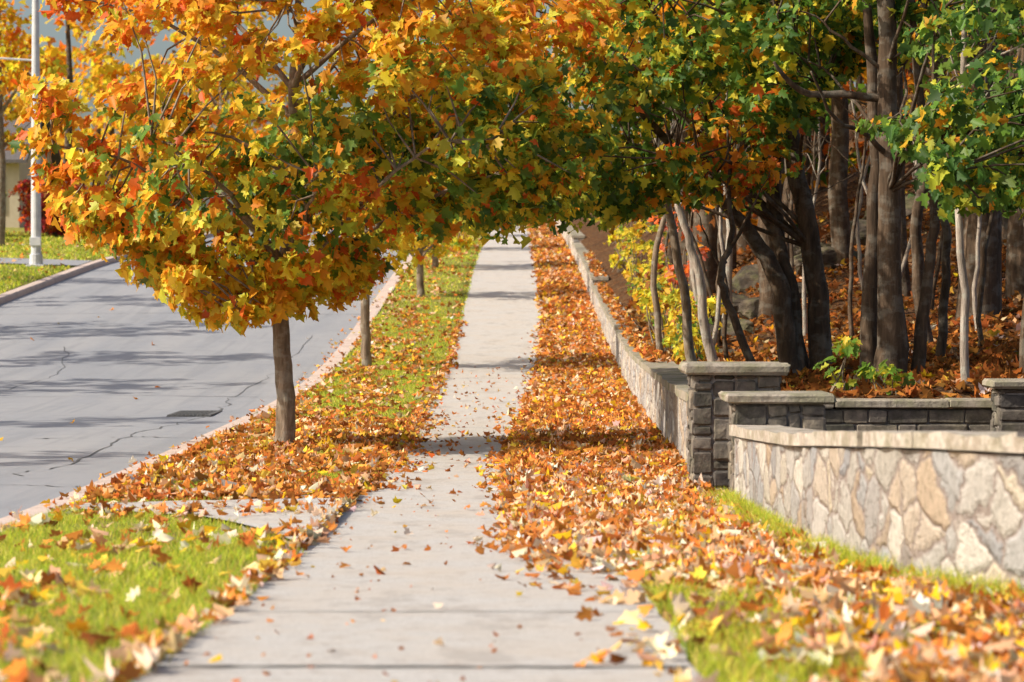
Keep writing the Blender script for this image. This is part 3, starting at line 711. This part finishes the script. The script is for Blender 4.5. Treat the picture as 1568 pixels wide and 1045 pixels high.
def right(y,n):
    a=redge(y)+.05*np.sin(y*5)+.04*np.sin(y*11.3); w=np.where(y<21,nearwall(y),wallface(y)); w=np.minimum(w,.19*y+.5)
    return a+(w-a)*rng.random(n)-np.abs(rng.normal(0,.05,n))*(rng.random(n)<.25)
gp=lambda x,y: np.clip(.34+1.4*lump(x*2,y*.9,1.1),.08,1)
pale=(.45,1.1,1.6,1.2,.4,.3,.3)
nw=lambda x,y: np.clip((nearwall(y)-x)/.3,.12,1)
scatter(6000,right,7.5,15.5,pale,lambda x,y:np.clip(.04+1.1*(x-.78)+.5*lump(x*3,y*1.5)+np.interp(y,[12.5,14.5],[0,.8]),.05,.95)*nw(x,y))
scatter(6600,right,15,24,(.8,1.4,1.4,.8,.35,.3,.2),lambda x,y:np.where(y<21,nw(x,y),1))
scatter(6500,right,23,38,(1.2,1.5,.8,.3,.3,.6,.2))
scatter(6500,right,37,62,size=(.07,.12)); scatter(5000,right,60,140,size=(.1,.16))
scatter(1800,U(-3.4,-1.15),7.5,19.7,(.8,1.3,1.3,.7,.9,.3,.3),lambda x,y:gp(x,y))
vk=lambda x,y: np.where(x<-1.25,1,.25)*np.clip(np.interp(y,[20,27,33,38,60],[1.0,1.0,.65,.38,.34])+.9*lump(x*2.2,y*.7,1.3)-.4*np.clip(1-np.abs(x+1.55)/.3,0,1),.05,1)
scatter(6400,U(-3.15,-1.2),20.6,34,(1,1.5,.8,.3,.4,.6,.3),vk,power=1.15)
scatter(7500,U(-3.15,-1.2),33,64,(1,1.3,.8,.2,.5,.7,.3),vk); scatter(3500,U(-3.15,-1.2),62,125,(1,1.3,.8,.2,.5,.7,.3),vk,size=(.09,.14))
pz=lambda x,y: base(y)+.014
NE=lambda m,s:(lambda y,n: m+np.abs(rng.normal(0,s,n))*(.4+.6*(np.sin(y*2.3)+np.sin(y*5.1+1)>0)))
scatter(900,NE(-1.26,.09),20,62,zfun=pz,zoff=(.003,.03)); scatter(260,NE(-1.24,.05),8,20,pale,zfun=pz,zoff=(.003,.03))
scatter(800,NE(-1.24,.25),22,36,(1.3,1,.5,.1,.2,1,.1),zfun=pz,zoff=(.003,.02),size=(.03,.07))
scatter(160,lambda y,n: rng.uniform(-3.1,-1.2,n),18.5,21.3,(1,1.3,.6,.3,.3,.8,.1),zfun=lambda x,y: base(y)+.055,zoff=(.003,.02),size=(.04,.09))
scatter(500,lambda y,n: redge(y)-np.abs(rng.normal(0,.12,n)),8,60,zfun=pz,zoff=(.003,.02),size=(.04,.08))
scatter(34,U(-1.1,.5),8.5,20,(1,1,.5,.1,.3,1,.2),zfun=pz,zoff=(.003,.012),size=(.04,.07))
scatter(160,U(-1.1,.5),8.5,24,(1,.6,.3,.1,.1,1,.1),zfun=pz,zoff=(.001,.004),size=(.012,.03))
scatter(260,U(-1.1,.3),20,50,(1,1,.5,.1,.3,1,.2),zfun=pz,zoff=(.003,.012),size=(.03,.07))
scatter(200,lambda y,n:-3.44-np.abs(rng.normal(0,.2,n)),18,80,zfun=lambda x,y: base(y)-.115,zoff=(.003,.02),size=(.05,.09))
scatter(30,U(-12,-3.6),22,80,zfun=lambda x,y: base(y)-.115,zoff=(.003,.02))
scatter(120,U(-3.44,-3.15),19,70,zfun=lambda x,y: base(y)+.03,zoff=(.003,.02),size=(.04,.08))
scatter(9500,lambda y,n: wallface(y)+.42+(.19*y-1.4)*rng.random(n),26,58,(1.5,.9,.3,.08,.08,2.6,.05),size=(.09,.15),dim=.68)  # bank leaves: browner mix, dimmed so their colour carries the slope's shade
scatter(1200,lambda y,n: wallface(y)+.05+.28*rng.random(n),36,80,(1,1,.4,.1,.2,1,.1),zfun=lambda x,y: np.array([next((float(base(a))+.60+.86*float(base(q)-base(a)) for a,b in secs if a<=q<=b+.11),9)+.1 for q in y]),zoff=(0,.015))
scatter(400,U(-20,-12.9),60,110,size=(.1,.16))
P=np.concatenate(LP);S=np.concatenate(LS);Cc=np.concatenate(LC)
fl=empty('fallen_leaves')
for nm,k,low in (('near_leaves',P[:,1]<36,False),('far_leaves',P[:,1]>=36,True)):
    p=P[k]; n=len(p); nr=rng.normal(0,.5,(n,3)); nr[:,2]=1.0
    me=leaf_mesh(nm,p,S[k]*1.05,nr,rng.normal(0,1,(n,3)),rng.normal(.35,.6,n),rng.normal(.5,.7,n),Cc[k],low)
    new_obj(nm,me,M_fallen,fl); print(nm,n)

# ------------------------------------------------------------------ grass blades (one object)
GP=[];GH=[];GW=[];GC=[]
def grass(n,xf,y0,y1,h,w,keep=None,power=1.0):
    y=y0+(y1-y0)*rng.random(n)**power; x=xf(y,n)
    if keep is not None:
        k=rng.random(n)<keep(x,y); x=x[k];y=y[k]
    GP.append(np.stack([x,y,ground_z(x,y)-.004],1)); GH.append(rng.uniform(h*.5,h*1.15,len(x))); GW.append(rng.uniform(w*.7,w*1.2,len(x)))
    GC.append(pick([(.62,.62,.06),(.43,.53,.05),(.24,.36,.035),(.76,.66,.15)],[1,1,.45,.6],len(x),.17))
ap=lambda x,y: np.where((y>np.interp(x,[-3.15,-2.4,-1.8,-1.2],[19.5,19.0,18.1,15.9]))&(y<np.interp(x,[-3.15,-2.4,-1.7,-1.2],[20.2,20.4,20.9,21.6])),0,1)
gn=lambda x,y: (.25+.75*np.clip(lump(x*1.5+5,y*.8,1.3)*2+.7,0,1))*ap(x,y)
gx=lambda y,n: np.where(rng.random(n)<.08,-1.22+rng.normal(0,.02,n),rng.uniform(-3.14,-1.22,n))
grass(48000,gx,7.5,20,.065,.006,gn)
grass(15000,gx,19,24,.06,.008,gn); grass(46000,gx,22,64,.06,.013,gn); grass(12000,gx,62,125,.07,.026,gn)
def rg(y,n):
    w=np.minimum(nearwall(y),.19*y+.4); a=.58
    return a+(w-a)*rng.random(n)
grass(34000,rg,7.5,21,.08,.007,lambda x,y: np.clip(np.maximum(1.0-1.2*np.abs(x-.85),1-(nearwall(y)-x)/.35)+.7*lump(x*2,y,1.2),.05,1)*np.interp(y,[13,16,21],[1,.35,.2]))
atwall=lambda y,n: nearwall(y)-.02-np.abs(rng.normal(0,.11,n))
grass(16000,atwall,8.5,21,.13,.007,lambda x,y: np.clip(.5+1.2*lump(x,y*1.7,1.6),.1,1)); grass(5000,lambda y,n: wallface(y)-np.abs(rng.normal(0,.06,n)),24,60,.08,.012,lambda x,y:np.clip(lump(y,y*.7)*3,0,1))
grass(8000,U(-19,-12.9),60,83,.1,.05); grass(7000,U(-22,-12.9),87,110,.1,.06)
P=np.concatenate(GP);H=np.concatenate(GH);W=np.concatenate(GW);Cc=np.concatenate(GC); n=len(P)
an=rng.uniform(0,math.pi,n); d=np.stack([np.cos(an),np.sin(an),0*an],1); ln=rng.normal(0,.45,(n,3)); ln[:,2]=0
mid=P+ln*H[:,None]*.35; mid[:,2]+=H*.55; tip=P+ln*H[:,None]*1.1; tip[:,2]+=H
V=np.stack([P-d*W[:,None]*.5,P+d*W[:,None]*.5,mid+d*W[:,None]*.4,mid-d*W[:,None]*.4,tip],1).reshape(-1,3)
lp=(np.array([0,1,2,3, 3,2,4])[None,:]+5*np.arange(n)[:,None]).ravel(); st=(np.array([0,4])[None,:]+7*np.arange(n)[:,None]).ravel()
me=raw_mesh('grass',V,lp,st,np.repeat(Cc,2,axis=0)); new_obj('grass',me,M_grass)

# ------------------------------------------------------------------ sky, sun, camera
w=bpy.data.worlds.new('World'); scene.world=w; w.use_nodes=True; nt=w.node_tree; bg=nt.nodes['Background']
sky=nt.nodes.new('ShaderNodeTexSky'); sky.sky_type='NISHITA'; sky.sun_disc=False
EL=math.radians(38); az=math.radians(197)   # direction towards sun in xy plane (180 = -X)
sd=np.array([math.cos(az)*math.cos(EL),math.sin(az)*math.cos(EL),math.sin(EL)])
sky.sun_elevation=EL; sky.sun_rotation=math.atan2(sd[0],sd[1]); sky.dust_density=4.0
nt.links.new(sky.outputs[0],bg.inputs[0]); bg.inputs[1].default_value=.15
L=bpy.data.lights.new('sun','SUN'); L.energy=5; L.angle=math.radians(.5); L.color=(1,.93,.80)
o=bpy.data.objects.new('sun',L); COL.objects.link(o); o.rotation_euler=Vector(sd).to_track_quat('Z','Y').to_euler()
cam=bpy.data.cameras.new('camera'); co=bpy.data.objects.new('camera',cam); COL.objects.link(co); scene.camera=co
co.location=(0,0,1.5); co.rotation_euler=(math.radians(90-.82),0,math.radians(.08))
cam.lens=100; cam.sensor_width=36; cam.clip_end=2000; cam.clip_start=.1
cam.dof.use_dof=True; cam.dof.focus_distance=29; cam.dof.aperture_fstop=3.8
scene.view_settings.view_transform='Standard'; scene.view_settings.look='None'; scene.view_settings.exposure=0
